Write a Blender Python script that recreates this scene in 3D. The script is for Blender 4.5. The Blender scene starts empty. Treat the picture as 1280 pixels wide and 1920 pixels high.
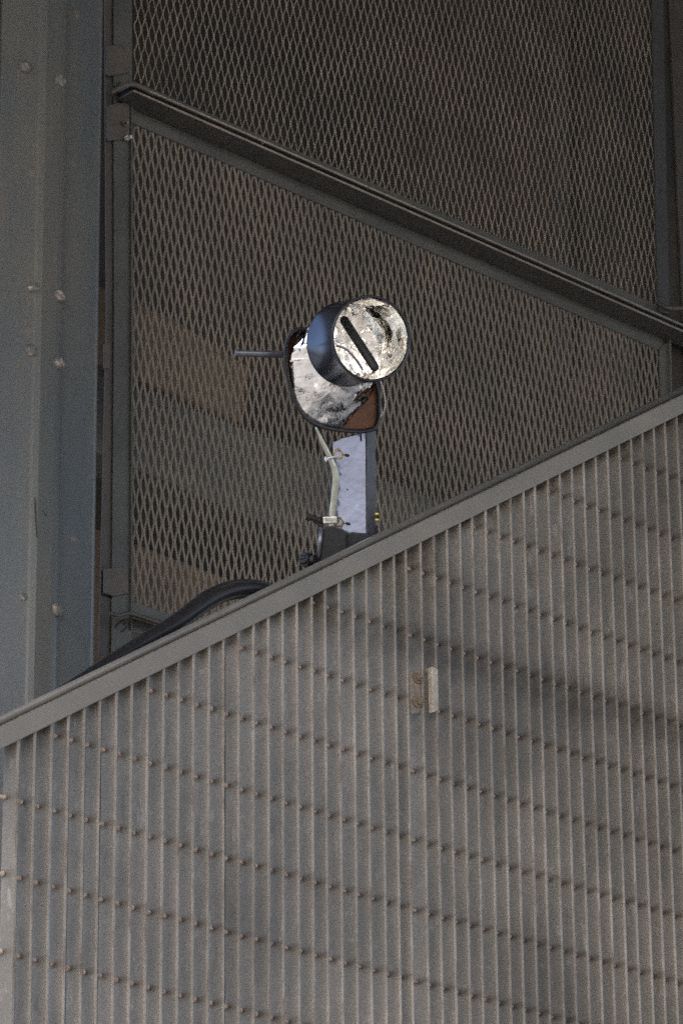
import bpy, bmesh, math, random
from mathutils import Vector, Matrix, noise
random.seed(7)
sc = bpy.context.scene
col = sc.collection

# ---------------------------------------------------------------- camera
CAM = Vector((0.0, 0.0, 1.6))
# camera axes in the image frame (x right, y down, z forward) of the world axes
U = Vector((0.7190696, 0.25796235, 0.64528624))      # world X : runs along the stair, away to the right
V = Vector((0.0091035, 0.92497591, -0.37991669))     # world -Z
N = Vector((-0.69487843, 0.27906091, 0.6627737))     # world Y : away through the screens
FPX = 7752.1
def toworld(a): return Vector((a.dot(U), a.dot(N), -a.dot(V)))
def ray(px, py): return toworld(Vector(((px - 640) / FPX, (py - 960) / FPX, 1)))
def at(px, py, Y):
    w = ray(px, py); return CAM + w * (Y / w.y)
def atd(px, py, d): return CAM + ray(px, py) * d
def px2(p):
    w = p - CAM
    a = U * w.x + N * w.y - V * w.z
    return a.x / a.z * FPX + 640, a.y / a.z * FPX + 960

cd = bpy.data.cameras.new('camera'); cam = bpy.data.objects.new('camera', cd); col.objects.link(cam)
cd.sensor_fit = 'HORIZONTAL'; cd.sensor_width = 36; cd.lens = 36 * FPX / 1280
cx, cy, cz = toworld(Vector((1, 0, 0))), toworld(Vector((0, -1, 0))), toworld(Vector((0, 0, -1)))
M = Matrix((cx, cy, cz)).transposed().to_4x4(); M.translation = CAM
cam.matrix_world = M
cd.clip_start = 0.05; cd.clip_end = 2000
cd.dof.use_dof = True; cd.dof.focus_distance = 5.8; cd.dof.aperture_fstop = 32
sc.camera = cam

# ---------------------------------------------------------------- world, sun, exposure
SUN_EL, SUN_AZ = math.radians(48), math.radians(235)   # azimuth clockwise from +Y
w = bpy.data.worlds.new("World"); sc.world = w; w.use_nodes = True
nt = w.node_tree; nt.nodes.clear()
sky = nt.nodes.new('ShaderNodeTexSky'); sky.sky_type = 'NISHITA'; sky.sun_disc = False
sky.sun_elevation = SUN_EL; sky.sun_rotation = SUN_AZ
sky.air_density = 0.8; sky.dust_density = 4.0; sky.ozone_density = 0.3
bg = nt.nodes.new('ShaderNodeBackground'); bg.inputs[1].default_value = 0.15
ow = nt.nodes.new('ShaderNodeOutputWorld')
nt.links.new(sky.outputs[0], bg.inputs[0]); nt.links.new(bg.outputs[0], ow.inputs[0])
sd = bpy.data.lights.new('sun', 'SUN'); sd.energy = 0.6; sd.angle = math.radians(25); sd.color = (1.0, 0.95, 0.86)
so = bpy.data.objects.new('sun', sd); col.objects.link(so)
dirv = Vector((math.sin(SUN_AZ) * math.cos(SUN_EL), math.cos(SUN_AZ) * math.cos(SUN_EL), math.sin(SUN_EL)))
so.rotation_euler = dirv.to_track_quat('Z', 'Y').to_euler()
so.location = (0, 0, 12)
sc.view_settings.view_transform = 'Standard'; sc.view_settings.look = 'None'
sc.view_settings.exposure = 1.75; sc.view_settings.gamma = 1
sc.render.engine = 'CYCLES'
sc.cycles.use_denoising = False
sc.cycles.max_bounces = 8

# ---------------------------------------------------------------- materials
class NT:
    def __init__(s, name):
        s.m = bpy.data.materials.new(name); s.m.use_nodes = True
        s.t = s.m.node_tree; s.b = s.t.nodes['Principled BSDF']
        s.pos = s.t.nodes.new('ShaderNodeNewGeometry').outputs['Position']
    def n(s, typ, **kw):
        nd = s.t.nodes.new(typ)
        for k, v in kw.items():
            if k.startswith('i_'): nd.inputs[int(k[2:]) if k[2:].isdigit() else k[2:]].default_value = v
            else: setattr(nd, k, v)
        return nd
    def l(s, a, b): s.t.links.new(a, b)
    def noise(s, scale, detail=4, rough=.6, vec=None, stretch=None):
        v = vec or s.pos
        if stretch:
            mp = s.n('ShaderNodeMapping'); s.l(v, mp.inputs[0]); mp.inputs['Scale'].default_value = stretch; v = mp.outputs[0]
        nd = s.n('ShaderNodeTexNoise'); s.l(v, nd.inputs['Vector'])
        nd.inputs['Scale'].default_value = scale; nd.inputs['Detail'].default_value = detail; nd.inputs['Roughness'].default_value = rough
        return nd.outputs['Fac']
    def ramp(s, fac, stops):
        r = s.n('ShaderNodeValToRGB'); s.l(fac, r.inputs[0])
        e = r.color_ramp.elements
        while len(e) < len(stops): e.new(.5)
        for el, (p, c) in zip(e, stops):
            el.position = p; el.color = (c, c, c, 1) if isinstance(c, (int, float)) else (*c, 1)
        return r.outputs[0]
    def mix(s, fac, a, b):
        mx = s.n('ShaderNodeMix', data_type='RGBA')
        for sock, v in ((mx.inputs[0], fac), (mx.inputs[6], a), (mx.inputs[7], b)):
            if isinstance(v, (int, float)): sock.default_value = v
            elif isinstance(v, tuple): sock.default_value = (*v, 1)
            else: s.l(v, sock)
        return mx.outputs[2]
    def math(s, op, a, b=None, c=None):
        m_ = s.n('ShaderNodeMath', operation=op)
        for k, v in enumerate((a, b, c)):
            if v is None: continue
            if isinstance(v, (int, float)): m_.inputs[k].default_value = v
            else: s.l(v, m_.inputs[k])
        return m_.outputs[0]
    def bump(s, h, strength=.3, dist=.001):
        b_ = s.n('ShaderNodeBump'); s.l(h, b_.inputs['Height']); b_.inputs['Strength'].default_value = strength; b_.inputs['Distance'].default_value = dist
        s.l(b_.outputs[0], s.b.inputs['Normal'])
    def base(s, c):
        if isinstance(c, tuple): s.b.inputs['Base Color'].default_value = (*c, 1)
        else: s.l(c, s.b.inputs['Base Color'])
    def rough(s, v):
        if isinstance(v, (int, float)): s.b.inputs['Roughness'].default_value = v
        else: s.l(v, s.b.inputs['Roughness'])
    def metal(s, v): s.b.inputs['Metallic'].default_value = v

def painted(name, a, b, rough=.55, scale=14, grain=900, spots=None, bump=.15, metal=0.0, stretch=None):
    s = NT(name)
    big = s.ramp(s.noise(scale, 5, .65, stretch=stretch), [(.3, 0.0), (.7, 1.0)])
    c = s.mix(big, a, b)
    fine = s.ramp(s.noise(grain * .5, 3, .8), [(.3, .78), (.7, 1.22)])
    mul = s.n('ShaderNodeMix', data_type='RGBA', blend_type='MULTIPLY'); mul.inputs[0].default_value = 1
    s.l(c, mul.inputs[6]); s.l(fine, mul.inputs[7]); c = mul.outputs[2]
    if spots:
        sp = s.ramp(s.noise(spots[1], 6, .7), [(spots[2], 0.0), (spots[2] + .08, 1.0)])
        c = s.mix(sp, c, spots[0])
    s.base(c); s.rough(rough); s.metal(metal)
    s.bump(s.noise(grain * .5, 3, .7), bump, .0006)
    return s

ROW0 = 3.3615; ROD = 0.1016; YG = 3.85
def grating_mat(name, side):
    s = NT(name)
    sep = s.n('ShaderNodeSeparateXYZ'); s.l(s.pos, sep.inputs[0]); X, Y, Z = sep.outputs
    # blotchy dulled galvanising, streaked down the bar
    big = s.ramp(s.noise(16, 5, .65, stretch=(1.6, 1, .5)), [(.32, 0.0), (.68, 1.0)])
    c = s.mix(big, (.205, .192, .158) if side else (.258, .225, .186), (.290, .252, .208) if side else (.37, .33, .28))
    sp = s.ramp(s.noise(60, 4, .7), [(.60, 0.0), (.74, 1.0)])
    c = s.mix(s.math('MULTIPLY', sp, .75), c, (.38, .35, .31))
    wf = s.ramp(s.noise(45, 3, .6, stretch=(1, 1, .35)), [(.64, 0.0), (.72, 1.0)])
    c = s.mix(s.math('MULTIPLY', wf, .6), c, (.42, .39, .36))
    dk = s.ramp(s.noise(28, 5, .7, stretch=(1.3, 1, .5)), [(.56, 0.0), (.68, 1.0)])
    c = s.mix(s.math('MULTIPLY', dk, .45), c, (.11, .10, .078))
    # rust stains where the cross rods go through
    r = s.math('DIVIDE', s.math('SUBTRACT', Z, ROW0 - .001), ROD)
    d = s.math('ABSOLUTE', s.math('SUBTRACT', r, s.math('ROUND', r)))
    jit = s.math('MULTIPLY', s.math('SUBTRACT', s.noise(70, 3, .6), .5), .05)
    near = s.ramp(s.math('ADD', d, jit), [(.010, 1.0), (.072, 0.0)])
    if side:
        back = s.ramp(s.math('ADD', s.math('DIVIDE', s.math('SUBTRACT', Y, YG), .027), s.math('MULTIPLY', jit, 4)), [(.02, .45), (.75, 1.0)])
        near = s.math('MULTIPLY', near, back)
    xr = s.ramp(s.math('SUBTRACT', X, 3.2), [(.0, .55), (.75, .95)])
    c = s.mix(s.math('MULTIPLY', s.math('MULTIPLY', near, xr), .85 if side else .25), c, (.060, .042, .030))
    # broad brown band of old run-off at one height
    zb = s.math('SUBTRACT', Z, ROW0 + 3 * ROD - .016)
    wob = s.math('MULTIPLY', s.math('SUBTRACT', s.noise(9, 3, .6), .5), .06)
    band = s.ramp(s.math('ADD', s.math('MULTIPLY', s.math('ABSOLUTE', s.math('ADD', zb, wob)), 10), 0), [(.10, 1.0), (.42, 0.0)])
    fade = s.ramp(s.math('SUBTRACT', X, 3.3), [(.15, 0.35), (.62, 1.0)])
    nb = s.ramp(s.noise(38, 4, .7), [(.25, .35), (.6, 1.0)])
    band = s.math('MULTIPLY', s.math('MULTIPLY', band, fade), nb)
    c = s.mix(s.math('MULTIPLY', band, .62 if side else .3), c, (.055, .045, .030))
    if not side:
        ru = s.ramp(s.noise(34, 5, .7, stretch=(2, 1, .35)), [(.52, 0.0), (.66, 1.0)])
        c = s.mix(s.math('MULTIPLY', ru, .7), c, (.15, .085, .052))
    lo = s.ramp(s.noise(3.2, 4, .6), [(.32, .70), (.68, 1.12)])
    ml = s.n('ShaderNodeMix', data_type='RGBA', blend_type='MULTIPLY'); ml.inputs[0].default_value = 1
    s.l(c, ml.inputs[6]); s.l(lo, ml.inputs[7]); c = ml.outputs[2]
    fine = s.ramp(s.noise(420, 3, .8), [(.3, .76), (.7, 1.24)])
    mul = s.n('ShaderNodeMix', data_type='RGBA', blend_type='MULTIPLY'); mul.inputs[0].default_value = 1
    s.l(c, mul.inputs[6]); s.l(fine, mul.inputs[7])
    s.base(mul.outputs[2]); s.rough(.62); s.metal(.15)
    s.bump(s.noise(500, 4, .75), .5, .0008)
    return s.m

def simple(name, c, rough=.5, metal=0.0, bump=0, scale=300, var=.25):
    s = NT(name)
    f = s.ramp(s.noise(scale * .3, 4, .6), [(.3, 1 - var), (.7, 1 + var)])
    mul = s.n('ShaderNodeMix', data_type='RGBA', blend_type='MULTIPLY'); mul.inputs[0].default_value = 1
    mul.inputs[6].default_value = (*c, 1); s.l(f, mul.inputs[7])
    s.base(mul.outputs[2]); s.rough(rough); s.metal(metal)
    if bump: s.bump(s.noise(scale, 4, .6), bump, .001)
    return s.m

def foil(name, tint, rough, a1, a2, s1, s2):
    """crumpled foil: every facet of two voronoi cell patterns leans its own way"""
    s = NT(name)
    at_ = s.n('ShaderNodeAttribute'); at_.attribute_name = 'foilco'; co = at_.outputs['Vector']
    dist = s.n('ShaderNodeTexNoise'); s.l(co, dist.inputs['Vector']); dist.inputs['Scale'].default_value = 2.2; dist.inputs['Detail'].default_value = 2
    va = s.n('ShaderNodeVectorMath', operation='MULTIPLY_ADD'); s.l(dist.outputs['Color'], va.inputs[0]); va.inputs[1].default_value = (.9, .9, .9); s.l(co, va.inputs[2])
    geo = s.n('ShaderNodeNewGeometry'); nrm = geo.outputs['Normal']
    for sc_, am in ((s1, a1), (s2, a2)):
        v = s.n('ShaderNodeTexVoronoi', feature='F1'); v.inputs['Scale'].default_value = sc_; s.l(va.outputs[0], v.inputs['Vector'])
        sub = s.n('ShaderNodeVectorMath', operation='SUBTRACT'); s.l(v.outputs['Color'], sub.inputs[0]); sub.inputs[1].default_value = (.5, .5, .5)
        ma = s.n('ShaderNodeVectorMath', operation='MULTIPLY_ADD'); s.l(sub.outputs[0], ma.inputs[0]); ma.inputs[1].default_value = (am, am, am); s.l(nrm, ma.inputs[2])
        nrm = ma.outputs[0]
    no = s.n('ShaderNodeVectorMath', operation='NORMALIZE'); s.l(nrm, no.inputs[0])
    b_ = s.n('ShaderNodeBump'); b_.inputs['Strength'].default_value = .5; b_.inputs['Distance'].default_value = .0022
    s.l(s.noise(2.4, 1, .4, vec=va.outputs[0]), b_.inputs['Height']); s.l(no.outputs[0], b_.inputs['Normal'])
    s.l(b_.outputs[0], s.b.inputs['Normal'])
    s.base(tint); s.metal(1.0); s.rough(rough)
    return s.m

M = {}
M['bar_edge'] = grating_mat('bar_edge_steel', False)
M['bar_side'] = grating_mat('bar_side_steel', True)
M['rod'] = simple('rod_steel', (.46, .36, .29), .7, .1, .4, 500)
M['rail'] = painted('rail_paint', (.160, .152, .134), (.215, .195, .165), .42, 7, 1100).m
M['lip'] = painted('rail_lip_paint', (.11, .108, .098), (.16, .15, .135), .4, 12, 1000).m
M['column'] = painted('column_paint', (.105, .125, .138), (.190, .178, .152), .30, 3.0, 700, ((.27, .21, .165), 30, .64), .3, .35, (2.2, 1, .4)).m
M['rivet'] = painted('rivet_paint', (.095, .097, .093), (.14, .13, .12), .5, 60, 800, ((.40, .33, .27), 90, .54), .6).m
M['mesh_up'] = painted('upper_mesh_steel', (.19, .175, .155), (.40, .34, .27), .5, 7, 700, None, .1).m
M['mesh_low'] = painted('lower_mesh_steel', (.115, .108, .094), (.205, .17, .132), .6, 7, 700, None, .1).m
M['frame'] = painted('frame_paint', (.062, .064, .058), (.098, .098, .090), .5, 10, 700).m
M['return'] = painted('return_paint', (.055, .050, .046), (.10, .084, .072), .55, 12, 700, None, .15, 0, (1, 1, .3)).m
M['edge_hi'] = painted('edge_highlight_paint', (.20, .178, .155), (.31, .27, .235), .5, 30, 700).m  # brighter paint carrying the highlight on the ledge's front edges
M['shelf'] = painted('ledge_paint', (.048, .046, .042), (.075, .068, .062), .45, 14, 700).m
M['bracket'] = painted('bracket_primer', (.078, .066, .058), (.11, .095, .083), .6, 30, 700).m
M['splice'] = painted('splice_galvanised', (.27, .235, .19), (.42, .38, .31), .6, 60, 500, ((.62, .58, .48), 90, .60), .6).m
M['rustplate'] = painted('splice_rust', (.15, .125, .10), (.25, .215, .175), .65, 60, 500, ((.36, .32, .26), 90, .64), .6).m
M['bolt'] = simple('bolt_steel', (.20, .155, .11), .6, .3, .3)
M['pale_bolt'] = simple('pale_bolt', (.55, .53, .47), .5, .2)
M['in_dark'] = painted('interior_dark', (.016, .017, .017), (.055, .042, .031), .8, 2.2, 60).m
M['in_brown'] = painted('interior_rust', (.085, .062, .042), (.20, .135, .085), .8, 5, 200).m
M['in_grey'] = painted('interior_grey', (.075, .082, .08), (.135, .132, .12), .7, 4, 200).m
M['in_blue'] = painted('interior_bluegrey', (.036, .038, .041), (.052, .053, .056), .7, 6, 200).m
M['black'] = simple('black_paint', (.012, .013, .016), .33, 0, .05, 500)
M['hood'] = simple('hood_paint', (.075, .088, .125), .20, .9, .05, 500, .08)
M['blackplastic'] = simple('black_plastic', (.010, .010, .011), .6, 0, .1, 400)
M['hose'] = simple('black_hose', (.016, .015, .016), .38, 0, .1, 300)
M['mirror'] = simple('glass_painted_reflection', (.030, .014, .008), .12, .3, .1, 60)  # brown of the mirrored surroundings put into the base colour
M['brown_refl'] = simple('painted_reflection', (.13, .058, .028), .35, .2, .2, 200)
M['plate'] = simple('post_silver_paint', (.40, .45, .60), .16, .92, .5, 9, .06)
[n_ for n_ in M['plate'].node_tree.nodes if n_.type == 'BUMP'][0].inputs['Distance'].default_value = .02
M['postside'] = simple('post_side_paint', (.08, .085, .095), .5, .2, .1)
M['conduit'] = simple('galvanised_tube', (.40, .41, .35), .27, 1.0, .2, 250)
M['rodblue'] = simple('blued_rod', (.17, .175, .20), .32, .6, .1, 200)
M['brass'] = simple('brass', (.55, .36, .12), .3, .9)
M['clamp'] = simple('clamp_steel', (.70, .70, .64), .3, .9)
M['yellow'] = simple('yellow_brass', (.75, .62, .12), .35, .5)
M['strap'] = simple('clear_tie', (.62, .66, .68), .3, .1)
M['foil_in'] = foil('foil_liner', (.97, .95, .90), .18, .40, .20, .8, 1.9)
M['foil_out'] = foil('foil_reflection_metal', (.93, .93, .92), .09, .40, .22, .8, 2.0)
M['ground'] = painted('paving', (.16, .155, .145), (.24, .23, .21), .85, 1.2, 40).m
M['soffit'] = painted('shade_deck_paint', (.05, .05, .05), (.08, .078, .072), .8, 2, 30).m

# ---------------------------------------------------------------- helpers
def link(name, bm, mat, parent=None, smooth=False, bevel=0, mats=None):
    bmesh.ops.recalc_face_normals(bm, faces=bm.faces)
    me = bpy.data.meshes.new(name); bm.to_mesh(me); bm.free()
    for m_ in (mats or [mat]): me.materials.append(m_)
    if smooth:
        for p in me.polygons: p.use_smooth = True
    o = bpy.data.objects.new(name, me); col.objects.link(o)
    if parent:
        o.parent = parent; o.location = (0, 0, 0)
        me.transform(Matrix.Translation(-parent.location))
    if bevel:
        b = o.modifiers.new('bevel', 'BEVEL'); b.width = bevel; b.segments = 2; b.limit_method = 'ANGLE'
    return o
def thing(name, label, cat, loc, group=None):
    o = bpy.data.objects.new(name, None); col.objects.link(o); o.location = loc
    o.empty_display_size = .05
    o['label'] = label; o['category'] = cat
    if group: o['group'] = group
    return o
def struct(o): o['kind'] = 'structure'; return o
def box(bm, p0, p1):
    x0, y0, z0 = p0; x1, y1, z1 = p1
    v = [bm.verts.new(c) for c in ((x0,y0,z0),(x1,y0,z0),(x1,y1,z0),(x0,y1,z0),(x0,y0,z1),(x1,y0,z1),(x1,y1,z1),(x0,y1,z1))]
    for f in ((0,3,2,1),(4,5,6,7),(0,1,5,4),(1,2,6,5),(2,3,7,6),(3,0,4,7)): bm.faces.new([v[i] for i in f])
def prism(bm, poly, off):
    """poly: list of Vectors, extruded by vector off"""
    a = [bm.verts.new(p) for p in poly]; b = [bm.verts.new(Vector(p) + off) for p in poly]
    bm.faces.new(a); bm.faces.new(b[::-1]); n = len(a)
    for i in range(n): bm.faces.new((a[i], a[(i+1) % n], b[(i+1) % n], b[i]))
def frame_of(d):
    d = d.normalized(); h = Vector((0, 0, 1)) if abs(d.z) < .9 else Vector((1, 0, 0))
    a = d.cross(h).normalized(); return a, d.cross(a).normalized()
def smoothpath(pts, k=6):
    out = []
    P = [pts[0]] + list(pts) + [pts[-1]]
    for i in range(1, len(P) - 2):
        for j in range(k):
            t = j / k
            out.append(.5 * ((2*P[i]) + (P[i+1]-P[i-1])*t + (2*P[i-1]-5*P[i]+4*P[i+1]-P[i+2])*t*t + (3*P[i]-P[i-1]-3*P[i+1]+P[i+2])*t**3))
    out.append(P[-2]); return out
def tube(bm, pts, r, seg=12, cap=True):
    rings = []; n = len(pts)
    rr = r if isinstance(r, (list, tuple)) else [r] * n
    a0 = None
    for i, p in enumerate(pts):
        d = (pts[min(i+1, n-1)] - pts[max(i-1, 0)]).normalized()
        if a0 is None: a, b = frame_of(d)
        else:
            a = (a0 - d * a0.dot(d)).normalized(); b = d.cross(a)
        a0 = a
        rings.append([bm.verts.new(p + (a * math.cos(t) + b * math.sin(t)) * rr[i]) for t in [2*math.pi*k/seg for k in range(seg)]])
    for i in range(n - 1):
        for k in range(seg): bm.faces.new((rings[i][k], rings[i][(k+1) % seg], rings[i+1][(k+1) % seg], rings[i+1][k]))
    if cap: bm.faces.new(rings[0][::-1]); bm.faces.new(rings[-1])
def rod(bm, a, b, r, seg=12): tube(bm, [a, b], r, seg)
def dome(bm, c, nrm, r, h, seg=14, rings=4, under=.6):
    nrm = nrm.normalized(); a, b = frame_of(nrm); prev = None
    base = [bm.verts.new(c - nrm * under * h + (a*math.cos(t)+b*math.sin(t))*r) for t in [2*math.pi*k/seg for k in range(seg)]]
    prev = base
    for i in range(rings):
        th = (i / rings) * math.pi / 2
        rg = [bm.verts.new(c + nrm * h * math.sin(th) + (a*math.cos(t)+b*math.sin(t))*r*math.cos(th)) for t in [2*math.pi*k/seg for k in range(seg)]]
        for k in range(seg): bm.faces.new((prev[k], prev[(k+1) % seg], rg[(k+1) % seg], rg[k]))
        prev = rg
    top = bm.verts.new(c + nrm * h)
    for k in range(seg): bm.faces.new((prev[k], prev[(k+1) % seg], top))

# ---------------------------------------------------------------- setting: ground
bm = bmesh.new(); box(bm, (-300, -300, -.2), (300, 300, 0)); struct(link('ground', bm, M['ground']))

# ---------------------------------------------------------------- stair railing of bar grating
YM = 4.85                      # plane of the mesh screens
R0, R1 = at(0, 1404, YG), at(1280, 773, YG)
SL = (R1.z - R0.z) / (R1.x - R0.x)
def railz(x): return R0.z + (x - R0.x) * SL
rail = thing('stair_railing', 'grey sloping stair railing of close vertical flat bars with cross rods, filling the lower half', 'railing', Vector((3.5, YG, 2.6)))
SP = 0.0271551; X0 = 3.1746; TH = 0.0047; DP = 0.0262
D = Vector((1, 0, SL)).normalized(); UPN = Vector((-D.z, 0, D.x))
seam = 26
for i in range(0, 56):
    x = X0 + i * SP + random.uniform(-.0002, .0002) - (.0035 if i == seam else 0)
    bm = bmesh.new(); segs = 26; zb = 2.75; zt = railz(x) + .008; rows = []
    ph, am = random.uniform(0, 6), random.uniform(.0002, .0011)
    tw = random.uniform(-.0003, .0003); DPi = .0236 if i == 14 else (.0252 if i in (3, 4, 5) else (.0248 if i == 26 else DP + .0006))
    dy = random.uniform(-.0008, .0008)
    for k in range(segs + 1):
        t = k / segs; z = zb + (zt - zb) * t
        o_ = .5 * am * math.sin(ph + z * 5.0) + .0003 * noise.noise(Vector((i * 3.1, 0, z * 14)))
        th = TH * (1 + .10 * noise.noise(Vector((i * 7.7, 5, z * 30))))
        rows.append([bm.verts.new(c) for c in ((x-th+o_+tw, YG+dy, z), (x+o_+tw, YG+dy, z), (x+o_-tw, YG+DPi, z), (x-th+o_-tw, YG+DPi, z))])
    for k in range(segs):
        a, b = rows[k], rows[k+1]
        for q in range(4):
            f = bm.faces.new((a[q], a[(q+1) % 4], b[(q+1) % 4], b[q])); f.material_index = 0 if q == 0 else 1
    bm.faces.new(rows[0][::-1]); bm.faces.new(rows[-1])
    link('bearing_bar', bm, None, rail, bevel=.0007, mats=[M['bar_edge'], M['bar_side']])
for r in range(-9, 7):
    z = ROW0 - r * ROD
    xs = X0 - .06; xe = X0 + 56 * SP
    if z > railz(xs) - .01: xs = R0.x + (z + .012 - R0.z) / SL
    if xs > xe or z < 2.75: continue
    bm = bmesh.new()
    rod(bm, Vector((xs, YG + .0205, z)), Vector((xe, YG + .0205, z)), .0023, 8)
    # upset weld beads beside every bar
    for i in range(-1, 56):
        bx = X0 + i * SP + .0150
        if bx < xs: continue
        c = Vector((bx + .004 + random.uniform(-.0004, .0004), YG + .0205 - .0012, z + random.uniform(-.0008, .0008)))
        bmesh.ops.create_icosphere(bm, subdivisions=2, radius=random.uniform(.0028, .0035) * (1 if i < 14 else max(.30, 1 - (i - 14) * .055)), matrix=Matrix.Translation(c) @ Matrix.Diagonal((.85, 1, 1.15, 1)))
    link('cross_rod', bm, M['rod'], rail, smooth=True)
# top rail: a shallow channel, its web facing out
def sect_line(prof, xa, xb):
    """prof: (up-normal offset, y); swept along the slope"""
    A = Vector((xa, 0, railz(xa))); B = Vector((xb, 0, railz(xb)))
    return [A + UPN * u_ + Vector((0, y_, 0)) for u_, y_ in prof], B - A
HR = .0300 * D.x
prof = [(-.001, YG-.0045), (.0, YG+DP+.004), (HR, YG+DP+.004), (HR, YG-.0045)]
bm = bmesh.new(); poly, off = sect_line(prof, 3.0, 4.72); prism(bm, poly, off)
link('top_rail', bm, M['rail'], rail, bevel=.0018)
bm = bmesh.new()
A = Vector((3.0, 0, railz(3.0))) + UPN * (HR + .0052) + Vector((0, YG + .018, 0)); B = A + D * 2.05
tube(bm, [A, B], .0058, 14); link('rail_edge_tube', bm, M['lip'], rail, smooth=True)
# splice plate and bolts
spc = at(793, 1296, YG - .004)
sp_ = thing('splice_clip', 'small rusty galvanised clip plate with two bolts clamped on the stair bars', 'bracket', spc)
bm = bmesh.new(); p = [at(767, 1260, YG+.003), at(806, 1252, YG+.003), at(809, 1334, YG+.003), at(769, 1340, YG+.003)]
prism(bm, p, Vector((0, .003, 0))); link('back_plate', bm, M['rustplate'], sp_, bevel=.0008)
bm = bmesh.new(); p = [at(801, 1252, YG-.005), at(813, 1258, YG-.005), at(814, 1335, YG-.005), at(803, 1339, YG-.005)]
prism(bm, p, Vector((0, -.009, 0))); link('raised_flange', bm, M['splice'], sp_, bevel=.0015)
for py in (1271, 1316):
    c = at(781, py, YG + .003); bm = bmesh.new()
    rod(bm, c, c + Vector((0, -.0025, 0)), .0088, 20); rod(bm, c, c + Vector((0, -.0075, 0)), .0058, 6); rod(bm, c, c + Vector((0, -.010, 0)), .0030, 12)
    link('bolt', bm, M['bolt'], sp_, bevel=.0005)

# ---------------------------------------------------------------- riveted steel column at the left
YC = 4.70
zb_, zt_ = 0.0, 7.2
cb = at(100, 700, YC)
colm = thing('riveted_column', 'wide blue-grey painted steel column with domed rivets along the left edge', 'column', Vector((cb.x, YC, 0)))
def cxp(px, py=650, Y=YC): return at(px, py, Y).x
bm = bmesh.new()
xa, xb_, xc, xd = cxp(8), cxp(66), cxp(124), cxp(197)
# plan outline (x, y): leg plate, angle with rounded toe, web plate, rounded outer edge
plan = [(xa, YC + .024), (xb_ - .001, YC + .006), (xb_ + .003, YC + .0035), (xb_ + .012, YC), (xc - .022, YC), (xc - .013, YC + .0012), (xc - .006, YC + .004), (xc, YC + .009), (xc + .004, YC + .015), (xc + .006, YC + .0175),
        (xd - .008, YC + .016), (xd - .004, YC + .0145), (xd - .001, YC + .0165), (xd, YC + .020), (xd, YC + .20), (xa - .001, YC + .20)]
poly = [Vector((x, y, zb_)) for x, y in plan]; prism(bm, poly, Vector((0, 0, zt_))); link('column_shaft', bm, M['column'], colm, bevel=.0025)
bm = bmesh.new(); x9 = xa - .012
box(bm, (x9 - .14, YC + .03, 0), (xa - .002, YC + .19, zt_)); link('column_flange', bm, M['bracket'], colm, bevel=.002)
for px, py, yy in ((47,125,.006),(113,150,0),(62,540,.006),(112,555,0),(58,658,.006),(110,680,0),(40,1122,.006),(107,1143,0)):
    c = at(px, py, YC + ((.006 + .018 * (66 - px) / 58) if yy else 0)); bm = bmesh.new(); dome(bm, c, Vector((-.4 if yy else 0, -1, 0)), .0118, .0085)
    for v_ in bm.verts: v_.co += Vector([random.uniform(-.0005, .0005) for _ in range(3)])
    link('rivet', bm, M['rivet'], colm, smooth=True)

def fy(px): return YC + .006 + .018 * (66 - px) / 58 - .0002
bm = bmesh.new(); tube(bm, smoothpath([at(a, b, fy(a)) for a, b in ((4, 886), (14, 882), (24, 880), (30, 884), (40, 886), (48, 888), (55, 890))], 3), [random.uniform(.0003, .0011) for _ in range(19)], 6)
link('paint_scratch', bm, M['pale_bolt'], colm)
for pl in (((64, 918), (66.5, 945), (67.5, 975), (69.5, 1008)), ((29, 935), (33, 916), (41, 912), (46, 928), (46, 960)), ((80, 958), (88, 968))):
    bm = bmesh.new(); tube(bm, smoothpath([at(a, b, fy(a) if a < 66 else YC - .0002) for a, b in pl], 5), .0008 if pl[0][0] > 60 else .0005, 6)
    link('drawn_mark', bm, M['in_dark'], colm)

# ---------------------------------------------------------------- expanded-metal screens
def quad_map(BL, BR, TL, TR):
    def f(s, t, off=0.0):
        p = BL.lerp(BR, s).lerp(TL.lerp(TR, s), t); return Vector((p.x, p.y + off, p.z))
    return f
def chains(bm, f, W, H, half, thick, ang, ox, oz, kn=.80):
    """expanded metal: ribbons zigzagging upward, welded at the knuckles"""
    wid = (f(1, .5) - f(0, .5)).length; hei = (f(.5, 1) - f(.5, 0)).length
    nx = int(wid / (W / 2)) + 2; nz = int(hei / (H / 2)) + 2
    ca, sa = math.cos(ang), math.sin(ang)
    for i in range(nx):
        prev = None
        for j in range(nz * 6 + 1):
            q = j / 6; z = (q * H / 2) / hei + oz
            if z < -.0001 or z > 1.0001:
                prev = None; continue
            # triangle wave with slightly softened knuckles
            ph_ = q % 2; tri = (ph_ if ph_ <= 1 else 2 - ph_) * 2 - 1
            tri = max(-kn, min(kn, tri)) / kn
            sgn = 1 if i % 2 == 0 else -1
            x = ((i + .5) * W / 2 + sgn * tri * (W / 4 - half * .25)) / wid + ox
            jx = .00035 * noise.noise(Vector((i * 1.7, q * 2.3, 3)))
            if x < 0.0 or x > 1.0:
                prev = None; continue
            c = f(x, z) + Vector((jx, .0022 * noise.noise(Vector((i * .06, q * .12, ox * 9))), 0))
            c.y += .0012 * sgn * tri
            e = Vector((ca, sa, 0)) * half; g = Vector((-sa, ca, 0)) * thick
            ring = [bm.verts.new(c + s_) for s_ in (-e - g, e - g, e + g, -e + g)]
            if prev:
                for k in range(4): bm.faces.new((prev[k], prev[(k+1) % 4], ring[(k+1) % 4], ring[k]))
            prev = ring
W_, H_ = .01745, .0545
def zline(pa, px):     # point on the screens' plane
    return at(pa, px, YM)
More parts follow.
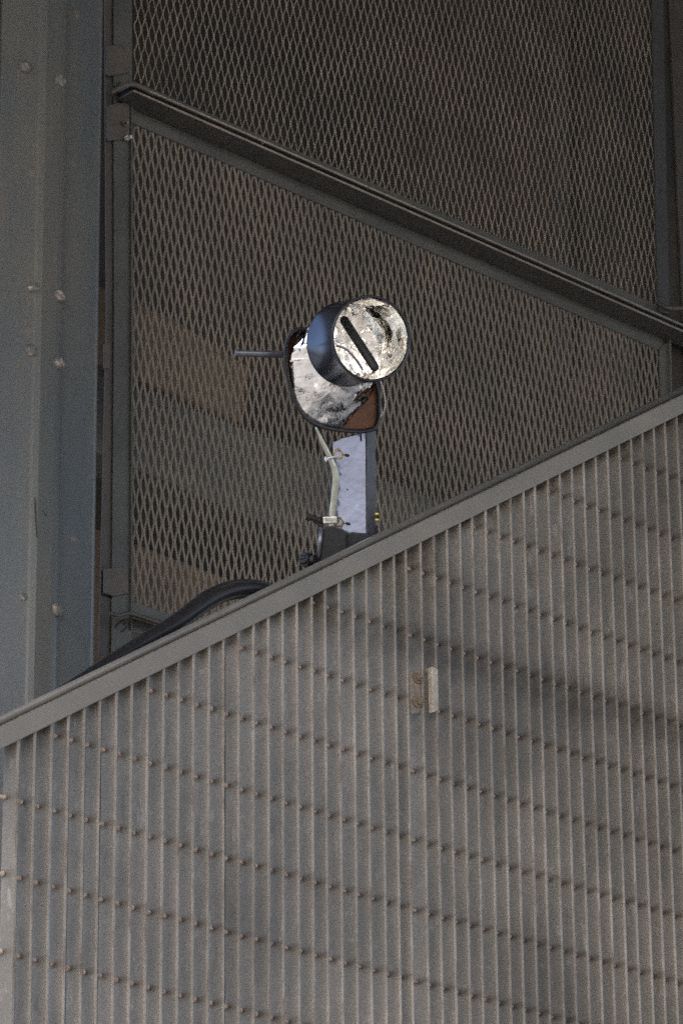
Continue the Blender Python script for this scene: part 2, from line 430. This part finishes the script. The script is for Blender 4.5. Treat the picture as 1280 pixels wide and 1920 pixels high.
# lower screen
lTL, lTR = zline(249, 224), zline(1235, 648); lBL, lBR = zline(247, 1131), None
z_ = lBL.z; lBR = Vector((zline(1246, 900).x - .002, YM, z_))
lower = thing('lower_mesh_screen', 'brownish expanded metal screen behind the mirror device, below the sloping ledge', 'metal screen', Vector(((lTL.x+lTR.x)/2, YM, z_)))
bm = bmesh.new(); chains(bm, quad_map(lBL, lBR, lTL, lTR), W_, H_, .00168, .0005, math.radians(-20), .0, -.002)
link('mesh_sheet', bm, M['mesh_low'], lower)
upper_TL, upper_BL = zline(247.5, -640), zline(248, 148)
uBR = zline(1232, 585); uTR = Vector((zline(1216, -180).x, YM, upper_TL.z))
upper = thing('upper_mesh_screen', 'dark expanded metal screen with thin strands, above the sloping ledge', 'metal screen', Vector(((lTL.x+lTR.x)/2, YM, upper_BL.z)))
bm = bmesh.new(); chains(bm, quad_map(upper_BL, uBR, upper_TL, uTR), W_, .0535, .00085, .0005, math.radians(32), .003, .0, .58)
link('mesh_sheet', bm, M['mesh_up'], upper)
# frames: flat members, front faces a few mm in front of the mesh
def flat(pts, name, mat, parent, th=.005, Y=YM-.003, bev=.0006, deep=.03):
    bm = bmesh.new(); prism(bm, [at(a, b, Y) for a, b in pts], Vector((0, th, 0))); return link(name, bm, mat, parent, bevel=bev)
# lower frame
flat([(247.6, 196), (1257, 622), (1236.5, 656), (248, 229)], 'frame_rail', M['frame'], lower, .004, YM-.0045)
flat([(1236.6, 654), (1257, 634), (1262, 900), (1243, 900)], 'frame_stile', M['frame'], lower, .004, YM-.0080)
flat([(213, 180), (248, 168), (248.5, 600), (247.6, 1210), (209, 1210), (214, 600)], 'frame_stile', M['frame'], lower, .004, YM-.0085)
flat([(1255.5, 634), (1258, 634), (1263, 900), (1260.5, 900)], 'frame_lip', M['frame'], lower, .010, YM-.0160)
flat([(247.6, 1128), (330, 1155), (330, 1172), (247.6, 1147)], 'frame_rail', M['frame'], lower, .004, YM-.0045)
flat([(246, 170), (249, 168), (249.5, 600), (248.5, 1180), (246, 1180), (246.5, 600)], 'frame_lip', M['frame'], lower, .008, YM-.0145)
flat([(197, -30), (213.5, -30), (214, 600), (209.5, 1230), (186, 1230), (200, 600)], 'frame_return', M['return'], lower, .003, YM-.004)
# upper frame
flat([(247.6, 150), (1233, 572), (1246, 602), (1257, 606), (247.6, 175)], 'frame_rail', M['frame'], upper, .004, YM-.0045)
flat([(1222, -20), (1243, -20), (1250.5, 400), (1255.5, 590), (1234, 583), (1229.5, 400)], 'frame_stile', M['in_blue'], upper, .004, YM-.0080)
flat([(213, -30), (247.5, -30), (248, 168), (213, 160)], 'frame_stile', M['frame'], upper, .004, YM-.0085)
for par, pls in ((upper, (((1233.5, 353), (1237, 357), (1240.5, 356), (1239.5, 361), (1236, 360), (1234, 364)), ((1234, 368), (1237, 370), (1240.5, 371), (1239, 374)))),):
    for pl in pls:
        bm = bmesh.new(); tube(bm, smoothpath([at(a, b, YM - .0081) for a, b in pl], 4), .0008, 6); link('drawn_mark', bm, M['in_dark'], par)
# ledge: two stacked angles projecting towards the viewer
LA, LB = at(250, 171, YM-.055), at(1300, 631, YM-.055)
ledge = thing('sloping_ledge', 'pair of thin dark steel angles running down to the right between the two mesh screens', 'ledge', LA)
def strip(name, dz0, dz1, y0, y1, mat, xa, xb):
    """horizontal leg following the joint line between the screens"""
    g = (LB.z - LA.z) / (LB.x - LA.x)
    bm = bmesh.new(); za = LA.z + (xa - LA.x) * g; zb = LA.z + (xb - LA.x) * g
    prism(bm, [Vector((xa, y0, za+dz0)), Vector((xa, y1, za+dz0)), Vector((xa, y1, za+dz1)), Vector((xa, y0, za+dz1))], Vector((xb-xa, 0, zb-za)))
    return link(name, bm, mat, ledge, bevel=.0009)
strip('lower_leg', 0, .0035, YM-.055, YM-.006, M['shelf'], LA.x, LB.x + .2)
strip('spacer_strip', .0037, .0115, YM-.047, YM-.012, M['in_dark'], LA.x + .003, LB.x + .2)
strip('upper_leg', .0117, .0150, YM-.055, YM-.0095, M['shelf'], LA.x - .002, LB.x + .2)
def bead(dz, y):
    g = (LB.z - LA.z) / (LB.x - LA.x); bm = bmesh.new()
    a = Vector((LA.x, y, LA.z + dz)); b = Vector((LB.x + .2, y, LA.z + dz + g * (LB.x + .2 - LA.x)))
    tube(bm, [a, b], .0019, 8); link('edge_highlight', bm, M['edge_hi'], ledge, smooth=True)  # pale bead paints the highlight along a front edge
bead(.0012, YM - .056); bead(.0140, YM - .056)
strip('upper_flange', .0152, .036, YM-.016, YM-.0115, M['shelf'], LA.x + .002, LB.x + .2)
for px, py in ((492, 268), (690, 352), (872, 432)):
    c = at(px, py, YM - .0555); bm = bmesh.new(); dome(bm, c, Vector((0, -1, .2)), .0028, .003, 10, 3); link('weld_bead', bm, M['frame'], ledge, smooth=True)
for px, py in ((527, 313), (1027, 530)):
    c = at(px, py, YM - .009); bm = bmesh.new(); rod(bm, c, c + Vector((0, -.012, -.004)), .0028, 8); dome(bm, c + Vector((0, -.012, -.004)), Vector((0, -1, -.3)), .0045, .004, 10, 3)
    link('screw', bm, M['pale_bolt'] if px < 600 else M['bolt'], ledge, smooth=True)
# bent end of the ledge reaching the column, and its far end
bm = bmesh.new()
ptsE = smoothpath([at(207, 173, YM-.060), at(225, 163, YM-.060), at(245, 157, YM-.060), at(262, 162, YM-.058), at(290, 177, YM-.050)], 5)
tube(bm, ptsE, [.0045]*len(ptsE), 10); link('bent_end', bm, M['bracket'], ledge, smooth=True)
bm = bmesh.new(); ptsE = smoothpath([at(1234, 568, YM-.02), at(1252, 578, YM-.04), at(1290, 577, YM-.06)], 5)
tube(bm, ptsE, .0055, 10); link('bent_end', bm, M['shelf'], ledge, smooth=True)

# clip brackets joining screens to the column
def clip(pts, lab, bolts=()):
    c = at(*pts[0], YM - .02)
    t = thing('clip_bracket', lab, 'bracket', c, 'clip brackets between column and screens')
    bm = bmesh.new(); prism(bm, [at(a, b, YM-.014) for a, b in pts], Vector((0, .004, 0)))
    link('plate', bm, M['bracket'], t, bevel=.0008)
    for px, py, m_ in bolts:
        bm = bmesh.new(); c = at(px, py, YM - .0145); rod(bm, c, c + Vector((0, -.006, 0)), .0052, 6); rod(bm, c + Vector((0, -.006, 0)), c + Vector((0, -.014, -.002)), .0032, 10)
        link('bolt', bm, M[m_], t, bevel=.0004)
    return t
clip([(201, 84), (243, 84), (243, 134), (206, 142), (201, 138)], 'reddish clip bracket above the bent end of the ledge')
clip([(202, 196), (243, 190), (243, 258), (205, 263), (202, 258)], 'reddish clip bracket with a pale bolt below the bent end of the ledge', [(236, 259, 'pale_bolt'), (230, 232, 'bolt')])
clip([(196, 645), (206, 645), (206, 690), (196, 690)], 'small pinkish clip bracket half way up the column edge')
clip([(196, 1066), (240, 1062), (240, 1112), (214, 1118), (196, 1112)], 'reddish clip bracket low on the column above the black hose')
# lower ledge seen at the bottom left
LC = at(209, 1152, YM-.05)
low = thing('lower_ledge', 'short visible end of a dark steel ledge between column and black hose', 'ledge', LC)
bm = bmesh.new(); pts = smoothpath([at(207, 1150, YM-.04), at(222, 1154, YM-.04), at(243, 1150, YM-.04), at(275, 1160, YM-.035), at(420, 1206, YM-.035)], 5)
tube(bm, pts, .0035, 10); link('front_edge', bm, M['shelf'], low, smooth=True)
flatp = [at(246, 1158, YM-.006), at(420, 1214, YM-.006), at(420, 1240, YM-.006), at(246, 1184, YM-.006)]
bm = bmesh.new(); prism(bm, flatp, Vector((0, .004, 0))); link('flange', bm, M['frame'], low, bevel=.0006)
bm = bmesh.new(); prism(bm, [at(246, 1154, YM-.035), at(420, 1209, YM-.035), at(420, 1211, YM-.004), at(246, 1156, YM-.004)], Vector((0, 0, .002))); link('shelf_plate', bm, M['shelf'], low)
for pl in (((216, 1176), (222, 1170), (229, 1164), (234, 1162)), ((227, 1184), (233, 1182), (237, 1175)), ((231, 1168), (234, 1172))):
    bm = bmesh.new(); tube(bm, smoothpath([at(a, b, YM - .0091) for a, b in pl], 4), .0012, 6); link('drawn_mark', bm, M['in_dark'], low)
flat([(209, 1200), (250, 1200), (250, 1400), (205, 1400)], 'stile', M['frame'], low, .004, YM-.009)

# right-hand post beyond the screens
post = thing('corner_post', 'nearly black steel post at the right edge of the mesh screens', 'post', Vector((at(1270, 300, YM).x, YM + .02, 0)))
bm = bmesh.new(); x0_, x1_ = at(1244, 300, YM).x, at(1272, 300, YM).x
box(bm, (x0_, YM+.012, 0), (x1_, YM+.10, 7.2)); link('post_face', bm, M['in_dark'], post, bevel=.001)
bm = bmesh.new(); box(bm, (x1_ - .0012, YM+.004, 0), (x1_ + .0012, YM+.010, 7.2)); link('post_edge', bm, M['frame'], post)
bm = bmesh.new(); box(bm, (x1_ + .012, YM+.02, 0), (x1_ + .16, YM+.13, 7.2)); link('post_return', bm, M['shelf'], post, bevel=.001)

# ---------------------------------------------------------------- what shows dimly behind the screens
YB = YM + .55
bm = bmesh.new(); box(bm, (4.05, YB + .25, 0), (8.5, YB + .33, 7.3)); 
o = link('back_wall', bm, M['in_dark']); o['label'] = 'dark brown back wall seen dimly through both mesh screens'; o['category'] = 'wall'
def behind(name, lab, cat, pts, Y, mat, dep=.05):
    c = at(*pts[0], Y); bm = bmesh.new(); prism(bm, [at(a, b, Y) - c for a, b in pts], Vector((0, dep, 0)))
    o = link(name, bm, mat, bevel=.002); o.location = c; o['label'] = lab; o['category'] = cat; return o
behind('rusty_panel', 'brown rusted panel behind the lower mesh beside the column', 'panel', [(150, 520), (330, 600), (470, 690), (450, 790), (250, 705), (150, 665)], YM+.10, M['in_brown'], .01)
behind('grey_girder', 'grey girder behind the lower mesh, sloping down to the right', 'girder', [(150, 690), (1500, 1190), (1500, 1400), (150, 835)], YM+.30, M['in_grey'], .08)
behind('stair_tread_edge', 'grey-brown beam low behind the lower mesh near the hose', 'beam', [(150, 980), (700, 1190), (700, 1400), (150, 1400)], YM+.22, M['in_brown'], .06)
behind('upright_channel', 'blue-grey upright channel behind the upper mesh on the right', 'upright', [(1062, -60), (1088, -60), (1094, 700), (1068, 700)], YM+.26, M['shelf'], .05)
bm = bmesh.new(); box(bm, (-2.0, -3.0, 6.6), (12.0, YB + .33, 6.9)); o = struct(link('shade_deck', bm, M['soffit']))  # unseen deck overhead, added to darken the interior and cut off high sky

# ---------------------------------------------------------------- black hose lying behind the rail
hp = [(-40, 1392), (60, 1330), (130, 1290), (200, 1246), (270, 1203), (330, 1168), (385, 1128), (422, 1110), (455, 1104), (488, 1107), (525, 1120), (575, 1145)]
pts = smoothpath([at(a, b, YG + .045) for a, b in hp], 6)
n_ = len(pts); rr = [.0066 + .0068 * min(1, i / (n_ * .55)) for i in range(n_)]
bm = bmesh.new(); tube(bm, pts, rr, 18)
o = link('black_hose', bm, M['hose'], smooth=True); o['label'] = 'thick black rubber hose humping up behind the sloping top rail'; o['category'] = 'hose'
hp2 = [(-40, 1376), (100, 1312), (230, 1245), (340, 1190), (430, 1143), (520, 1107)]
bm = bmesh.new(); tube(bm, smoothpath([at(a, b, YG + .032) for a, b in hp2], 5), .0058, 14)
o = link('grey_cable', bm, M['lip'], smooth=True); o['label'] = 'slim dark cable running along the rail beneath the black hose'; o['category'] = 'cable'

# ---------------------------------------------------------------- the lamp-like device
DD = 5.88                                # distance of the device from the camera, metres along the lens axis
S = DD / FPX                             # metres per photo pixel there
def cp(px, py, dz=0.0): return atd(px, py, DD + dz)
AX, AY, AZ = toworld(Vector((1,0,0))), toworld(Vector((0,-1,0))), toworld(Vector((0,0,1)))
base = cp(655, 1050, .02)
dev = thing('hooded_mirror_device', 'foil-lined black hood and rounded black mirror on a silver post above the railing', 'mirror device', base)
# mirror dish
out = [(575,613),(556,614),(542,622),(534,640),(531.5,665),(533,692),(540,725),(552,758),(570,785),(592,800),(620,808),(655,812),(690,811),(706,805),(713,790),(714.5,765),(713,735),(708,712),(702,680),(690,650),(665,625),(630,613),(600,610)]
def spl(pl, k=3):
    P = [Vector((a, b, 0)) for a, b in pl]; n = len(P); r_ = []
    for i in range(n):
        p0, p1, p2, p3 = P[i-1], P[i], P[(i+1) % n], P[(i+2) % n]
        for j in range(k):
            t = j / k; r_.append(.5*((2*p1)+(p2-p0)*t+(2*p0-5*p1+4*p2-p3)*t*t+(3*p1-p0-3*p2+p3)*t**3))
    return r_
O_ = spl(out); cen = sum(O_, Vector()) / len(O_)
def tilt(px, py): return (px - cen.x) * S * .35 + (py - cen.y) * S * .10     # dish plane turned a little
def dish_ring(shr, dz):
    r_ = []
    for p in O_:
        d = (cen - p); q = p + d.normalized() * shr if shr else p
        r_.append(cp(q.x, q.y, dz + tilt(q.x, q.y)))
    return r_
bm = bmesh.new(); rings = [[bm.verts.new(c) for c in dish_ring(s_, dz)] for s_, dz in ((60, .075), (22, .062), (2, .030), (0, .0), (1.6, -.003), (4.0, -.0035), (6.8, -.001), (8.2, .010))]
for a, b in zip(rings, rings[1:]):
    for k in range(len(a)): bm.faces.new((a[k], a[(k+1) % len(a)], b[(k+1) % len(a)], b[k]))
bm.faces.new(rings[0]); link('mirror_housing', bm, M['black'], dev, smooth=True)
bm = bmesh.new(); rg = dish_ring(7.6, .008); prism(bm, rg, AZ * .003); link('mirror_glass', bm, M['mirror'], dev)
bm = bmesh.new(); prism(bm, [cp(a_, b_, .0068 + tilt(a_, b_)) for a_, b_ in ((640, 803), (660, 780), (682, 752), (697, 722), (704, 722), (707, 760), (706, 785), (700, 800), (680, 804))], AZ * .001); link('painted_reflection', bm, M['brown_refl'], dev)  # thin sheet whose brown stands for a reflection in the mirror
# foil reflected in the mirror, built as a solid piece up to the hood
sect = [(544,676),(546,702),(553,738),(570,775),(597,793),(628,799),(644,799),(668,772),(690,748),(702,722),(696,690),(670,645),(630,618),(595,612),(568,624),(552,648)]
Sx = spl(sect, 5); nS = len(Sx); c1 = Vector((622, 708, 0))
hoodB = Vector((648, 643, 0))
bm = bmesh.new(); rings = []
NR = 22
for i in range(NR + 1):
    t = i / NR; rg = []
    for k, p in enumerate(Sx):
        d = (p - c1); an = math.atan2(d.y, d.x)
        q0 = hoodB + Vector((math.cos(an) * 66, math.sin(an) * 71, 0))
        q = q0.lerp(p, min(1, t * 1.02))
        cc = cp(q.x, q.y, -.03 + t * .035 + tilt(p.x, p.y) * t)
        dirn = (cp(p.x, p.y) - cp(c1.x, c1.y)).normalized()
        nz = noise.fractal(cc * 38, .8, 2.2, 4) + 1.2 * abs(noise.noise(cc * 60))
        cc += dirn * (.0016 * nz * (1 - t * .6)) - AZ * (.0022 * nz)
        rg.append(bm.verts.new(cc))
    rings.append(rg)
for a, b in zip(rings, rings[1:]):
    for k in range(nS): bm.faces.new((a[k], a[(k+1) % nS], b[(k+1) % nS], b[k]))
foil_refl = link('foil_reflection', bm, M['foil_out'], dev, smooth=True)
# hood: short black tube, axis turned 24 degrees to the right
ta = math.radians(24)
ax = (AX * math.sin(ta) - AZ * math.cos(ta) + AY * .05).normalized()      # towards the viewer
F = cp(695.5, 634.5, -.105); RH = 80.5 * S; LH = .086
ea = (AX - ax * AX.dot(ax)).normalized(); eb = ax.cross(ea).normalized()
def cring(c, r, k=72): return [c + (ea * math.cos(2*math.pi*j/k) + eb * math.sin(2*math.pi*j/k)) * r for j in range(k)]
def lathe(bm, prof_, k=72, closed=False, disp=None):
    rs = []
    for a_, r_ in prof_:
        ring = []
        for p in cring(F + ax * a_, r_, k):
            if disp: p = disp(p, r_)
            ring.append(bm.verts.new(p))
        rs.append(ring)
    for a, b in zip(rs, rs[1:]):
        for j in range(k): bm.faces.new((a[j], a[(j+1) % k], b[(j+1) % k], b[j]))
    return rs
bm = bmesh.new()
lathe(bm, [(-LH-.004, RH*.93), (-LH-.002, RH*.985), (-LH, RH*.995), (-LH+.002, RH*.985), (-LH*.5, RH*.985), (-.002, RH*.985), (0, RH*.995), (.0008, RH*.98), (.0008, RH*.955), (0, RH*.942), (-.003, RH*.938), (-LH-.004, RH*.938), (-LH-.004, RH*.93)])
link('hood_tube', bm, M['hood'], dev, smooth=True)
bm = bmesh.new(); tube(bm, cring(F + ax * .0005, RH*.968) + [cring(F + ax * .0005, RH*.968)[0]], RH*.032, 8, cap=False); link('hood_rim', bm, M['black'], dev, smooth=True)
bm = bmesh.new(); tube(bm, cring(F - ax * LH, RH*.975) + [cring(F - ax * LH, RH*.975)[0]], RH*.024, 8, cap=False); link('hood_rim', bm, M['black'], dev, smooth=True)
def crump(p, r_):
    nz = noise.fractal(p * 32, .9, 2.1, 4); k_ = abs(noise.noise(p * 55))
    rd = 1 - abs(noise.noise(p * 42 + Vector((3, 1, 7)))) * 2
    return p + ax * (.0022 * nz + .0025 * rd) + (F - ax * .04 - p).normalized() * (.0008 * nz + .0010 * rd)
bm = bmesh.new()
pr = [(-.003, RH*.935)] + [(-.004 - LH * .72 * t, RH * (.932 - .02 * t)) for t in [j / 10 for j in range(1, 11)]]
pr += [(-LH*.76 - .020 * math.sin(math.pi/2 * t), RH * .915 * math.cos(math.pi/2 * t * .985)) for t in [j / 12 for j in range(1, 13)]]
rs = lathe(bm, pr, 96, disp=crump); bm.faces.new(rs[-1]); liner = link('foil_liner', bm, M['foil_in'], dev, smooth=True)
def foilco(o, origin, axis, kr, ka):
    a, b = frame_of(axis); me = o.data; att = me.attributes.new('foilco', 'FLOAT_VECTOR', 'POINT')
    for i_, v_ in enumerate(me.vertices):
        d = v_.co + dev.location - origin; t = d.dot(axis); x_, y_ = d.dot(a), d.dot(b); r_ = math.hypot(x_, y_) + 1e-6
        att.data[i_].vector = (x_ / r_ * 1.2 + x_ * kr, y_ / r_ * 1.2 + y_ * kr, t * ka + r_ * ka * .8)
foilco(liner, F, ax, 14, 26)
foilco(foil_refl, cp(640, 690, -.01), (cp(1, 1, 0) - cp(1, 1, 0) + AY * .8 + AX * .45 - AZ * .3).normalized(), 6, 34)
bm = bmesh.new(); tube(bm, smoothpath([cp(a_, b_, -.088) for a_, b_ in ((630, 648), (644, 652), (658, 663), (670, 678), (680, 694))], 5), 2.3 * S, 8)  # dark tube standing for the shadowy fold line in the liner
link('liner_fold_arc', bm, M['rodblue'], dev, smooth=True)
# black bar across the hood
def bar_pts(a, b, wpx, dz):
    A, B = cp(*a, dz[0]), cp(*b, dz[1]); d = (B - A).normalized(); sd_ = d.cross(AZ).normalized() * wpx * S
    ps = []
    for k in range(9): t = math.pi/2 + math.pi * k / 8; ps.append(A + d * math.cos(t) * wpx * S + sd_ * math.sin(t))
    for k in range(9): t = -math.pi/2 + math.pi * k / 8; ps.append(B + d * math.cos(t) * wpx * S + sd_ * math.sin(t))
    return ps
bm = bmesh.new(); a_, b_ = cp(645, 600, -.062), cp(702, 688, -.112); d_ = (b_ - a_).normalized()
tube(bm, [a_ - d_ * .0065, a_ - d_ * .005, a_ - d_ * .003, a_, b_, b_ + d_ * .003, b_ + d_ * .005, b_ + d_ * .0065], [q * S for q in (1.5, 5, 7, 8.6, 8.6, 7.2, 5, 1.5)], 18)
link('sensor_bar', bm, M['blackplastic'], dev, smooth=True)
# side arm to the left
bm = bmesh.new(); rod(bm, cp(441, 661.5, .02), cp(545, 665, .045), 6.6 * S, 20); link('side_arm', bm, M['rodblue'], dev, smooth=False, bevel=.0006)
for p in dev.children[-1].data.polygons: p.use_smooth = len(p.vertices) == 4
# post: folded silver plate with dark side
dz = .055
face = [(624,836),(626,828),(640,821),(684,810),(686,814),(687,1040),(632,1040),(630,1000),(625,950)]
bm = bmesh.new(); prism(bm, [cp(a, b, dz) for a, b in face], AZ * .003); link('post_plate', bm, M['plate'], dev, bevel=.001)
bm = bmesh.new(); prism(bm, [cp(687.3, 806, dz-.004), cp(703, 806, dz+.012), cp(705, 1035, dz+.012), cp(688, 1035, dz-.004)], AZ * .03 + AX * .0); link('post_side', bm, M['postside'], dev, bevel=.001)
bm = bmesh.new(); prism(bm, [cp(a, b, dz-.0006) for a, b in ((674.5,815),(677.5,812.5),(678.5,826),(676.5,828),(674.8,826))], AZ * .0005); link('slot', bm, M['blackplastic'], dev)
bm = bmesh.new(); rod(bm, cp(651, 918, dz - .0008), cp(651, 918, dz), 1.7 * S, 10); link('rivet_hole', bm, M['blackplastic'], dev)
# galvanised tube with two bends
tp = [(594, 800), (606, 830), (619, 858), (627, 878), (629.5, 900), (627, 930), (623, 965), (620, 1000)]
bm = bmesh.new(); tube(bm, smoothpath([cp(a, b, .030) for a, b in tp], 5), [(4.6 + 2.4 * min(1, i / 14)) * S for i in range(36)], 16); link('bent_tube', bm, M['conduit'], dev, smooth=True)
# eye screws
def ring(c, r, tr, tiltv, mat, name='eye_ring', sq=1.0):
    a = (AX * math.cos(tiltv) + AZ * math.sin(tiltv)); bm = bmesh.new()
    ps = [c + a * r * sq * math.cos(t) + AY * r * math.sin(t) for t in [2*math.pi*k/24 for k in range(25)]]
    tube(bm, ps, tr, 8, cap=False); return link(name, bm, M[mat], dev, smooth=True)
ring(cp(633, 851, .040), 8.8*S, 1.5*S, .5, 'brass'); ring(cp(634, 978, .040), 8.6*S, 1.5*S, .6, 'brass')
for (a, b) in (((641, 852), (655, 854)), ((642, 980), (657, 983))):
    bm = bmesh.new(); rod(bm, cp(*a, .040), cp(*b, dz+.001), 1.3*S, 8); link('eye_screw', bm, M['brass'], dev)
    bm = bmesh.new(); rod(bm, cp((a[0]+b[0])/2, (a[1]+b[1])/2, .045), cp((a[0]+b[0])/2+5, (a[1]+b[1])/2+1, dz-.002), 2.6*S, 6); link('screw_nut', bm, M['blackplastic'], dev)
# upper wire tie and lower hose clamp
bm = bmesh.new(); a = AX*.98 + AY*.2
tube(bm, [cp(619, 858, .030) + (a * math.cos(t) * 10.5 * S + (AZ) * math.sin(t) * 9 * S) for t in [2*math.pi*k/20 for k in range(21)]], 1.6*S, 8, cap=False); link('wire_tie', bm, M['strap'], dev, smooth=True)
bm = bmesh.new(); rod(bm, cp(608, 862, .022), cp(616, 860, .022), 1.6*S, 8); rod(bm, cp(610, 856, .022), cp(611, 865, .022), 1.6*S, 8); link('tie_tail', bm, M['strap'], dev)
bm = bmesh.new(); prism(bm, [cp(a_, b_, .018) for a_, b_ in ((605, 969), (631, 968), (632, 981), (606, 982))], AZ * .012); link('hose_clamp', bm, M['clamp'], dev, bevel=.0012)
cl = dev.children[-1]
bm = bmesh.new()
for k in range(6):
    px = 609.5 + k * 3.6; prism(bm, [cp(px, 972, .0172), cp(px+1.3, 971.5, .0172), cp(px+2.2, 978.5, .0172), cp(px+.9, 979, .0172)], AZ * .0008)
g = link('clamp_slots', bm, M['postside'], None); g.parent = cl; g.data.transform(Matrix.Translation(-dev.location))
# black knob arm, base box, knob
bm = bmesh.new()
for k in range(7): rod(bm, cp(574 + k*4.6, 968 + k*1.4, .03), cp(577.2 + k*4.6, 969 + k*1.4, .03), (7.6 if k % 2 else 6.0) * S + (.0012 if k == 0 else 0), 14)
rod(bm, cp(574, 968, .03), cp(606, 978, .03), 5*S, 12); rod(bm, cp(590, 976, .03), cp(606, 988, .03), 4*S, 10); link('clamp_screw', bm, M['blackplastic'], dev, bevel=.0004)
bm = bmesh.new(); prism(bm, [cp(a_, b_, .012) for a_, b_ in ((606, 989), (622, 986), (642, 992), (650, 1000), (650, 1100), (598, 1100), (600, 1035))], AZ * .04); link('socket_block', bm, M['blackplastic'], dev, bevel=.002)
bm = bmesh.new(); tube(bm, [cp(602, 992, .010), cp(597, 1045, .010)], 4.2*S, 12); link('socket_highlight', bm, M['rodblue'], dev, smooth=True)  # bluish tube painted in as the highlight down the block's left side
bm = bmesh.new(); prism(bm, [cp(a_, b_, .020) for a_, b_ in ((640, 1002), (660, 998), (686, 1000), (694, 1004), (694, 1060), (640, 1060))], AZ * .03); link('base_clamp', bm, M['blackplastic'], dev, bevel=.002)
bm = bmesh.new(); c0 = cp(574, 1050, .015); axk = (AX * .75 - AZ * .6 + AY*.1).normalized()
for s_, e_, r_ in ((-.004, .004, 13), (.004, .009, 11.5), (.009, .017, 8)): rod(bm, c0 + axk * s_*-1, c0 - axk * e_*-1, r_*S, 16)
rod(bm, c0, cp(604, 1052, .02), 4*S, 10)
for k in range(10):
    t = 2*math.pi*k/10; a1, b1 = frame_of(axk); q = c0 + (a1*math.cos(t)+b1*math.sin(t))*12.2*S; rod(bm, q - axk*.005, q + axk*.006, 2.6*S, 8)
link('clamp_knob', bm, M['black'], dev, bevel=.0005)
for py in (963.5, 974.5):
    bm = bmesh.new(); rod(bm, cp(703, py, .052), cp(709.5, py, .052), 2.2*S, 8); link('brass_screw', bm, M['yellow'], dev, bevel=.0003)
bm = bmesh.new(); rod(bm, cp(702, 969, .06), cp(710, 969, .06), 1.8*S, 8); rod(bm, cp(706, 985, .06), cp(706, 1003, .06), 2.2*S, 8); link('screw', bm, M['blackplastic'], dev)
bm = bmesh.new(); tube(bm, smoothpath([cp(a_, b_, .02) for a_, b_ in ((709, 700), (714, 716), (720, 735), (722.5, 752), (720, 768), (713, 782))], 5), .75*S, 6); link('loose_wire', bm, M['strap'], dev, smooth=True)
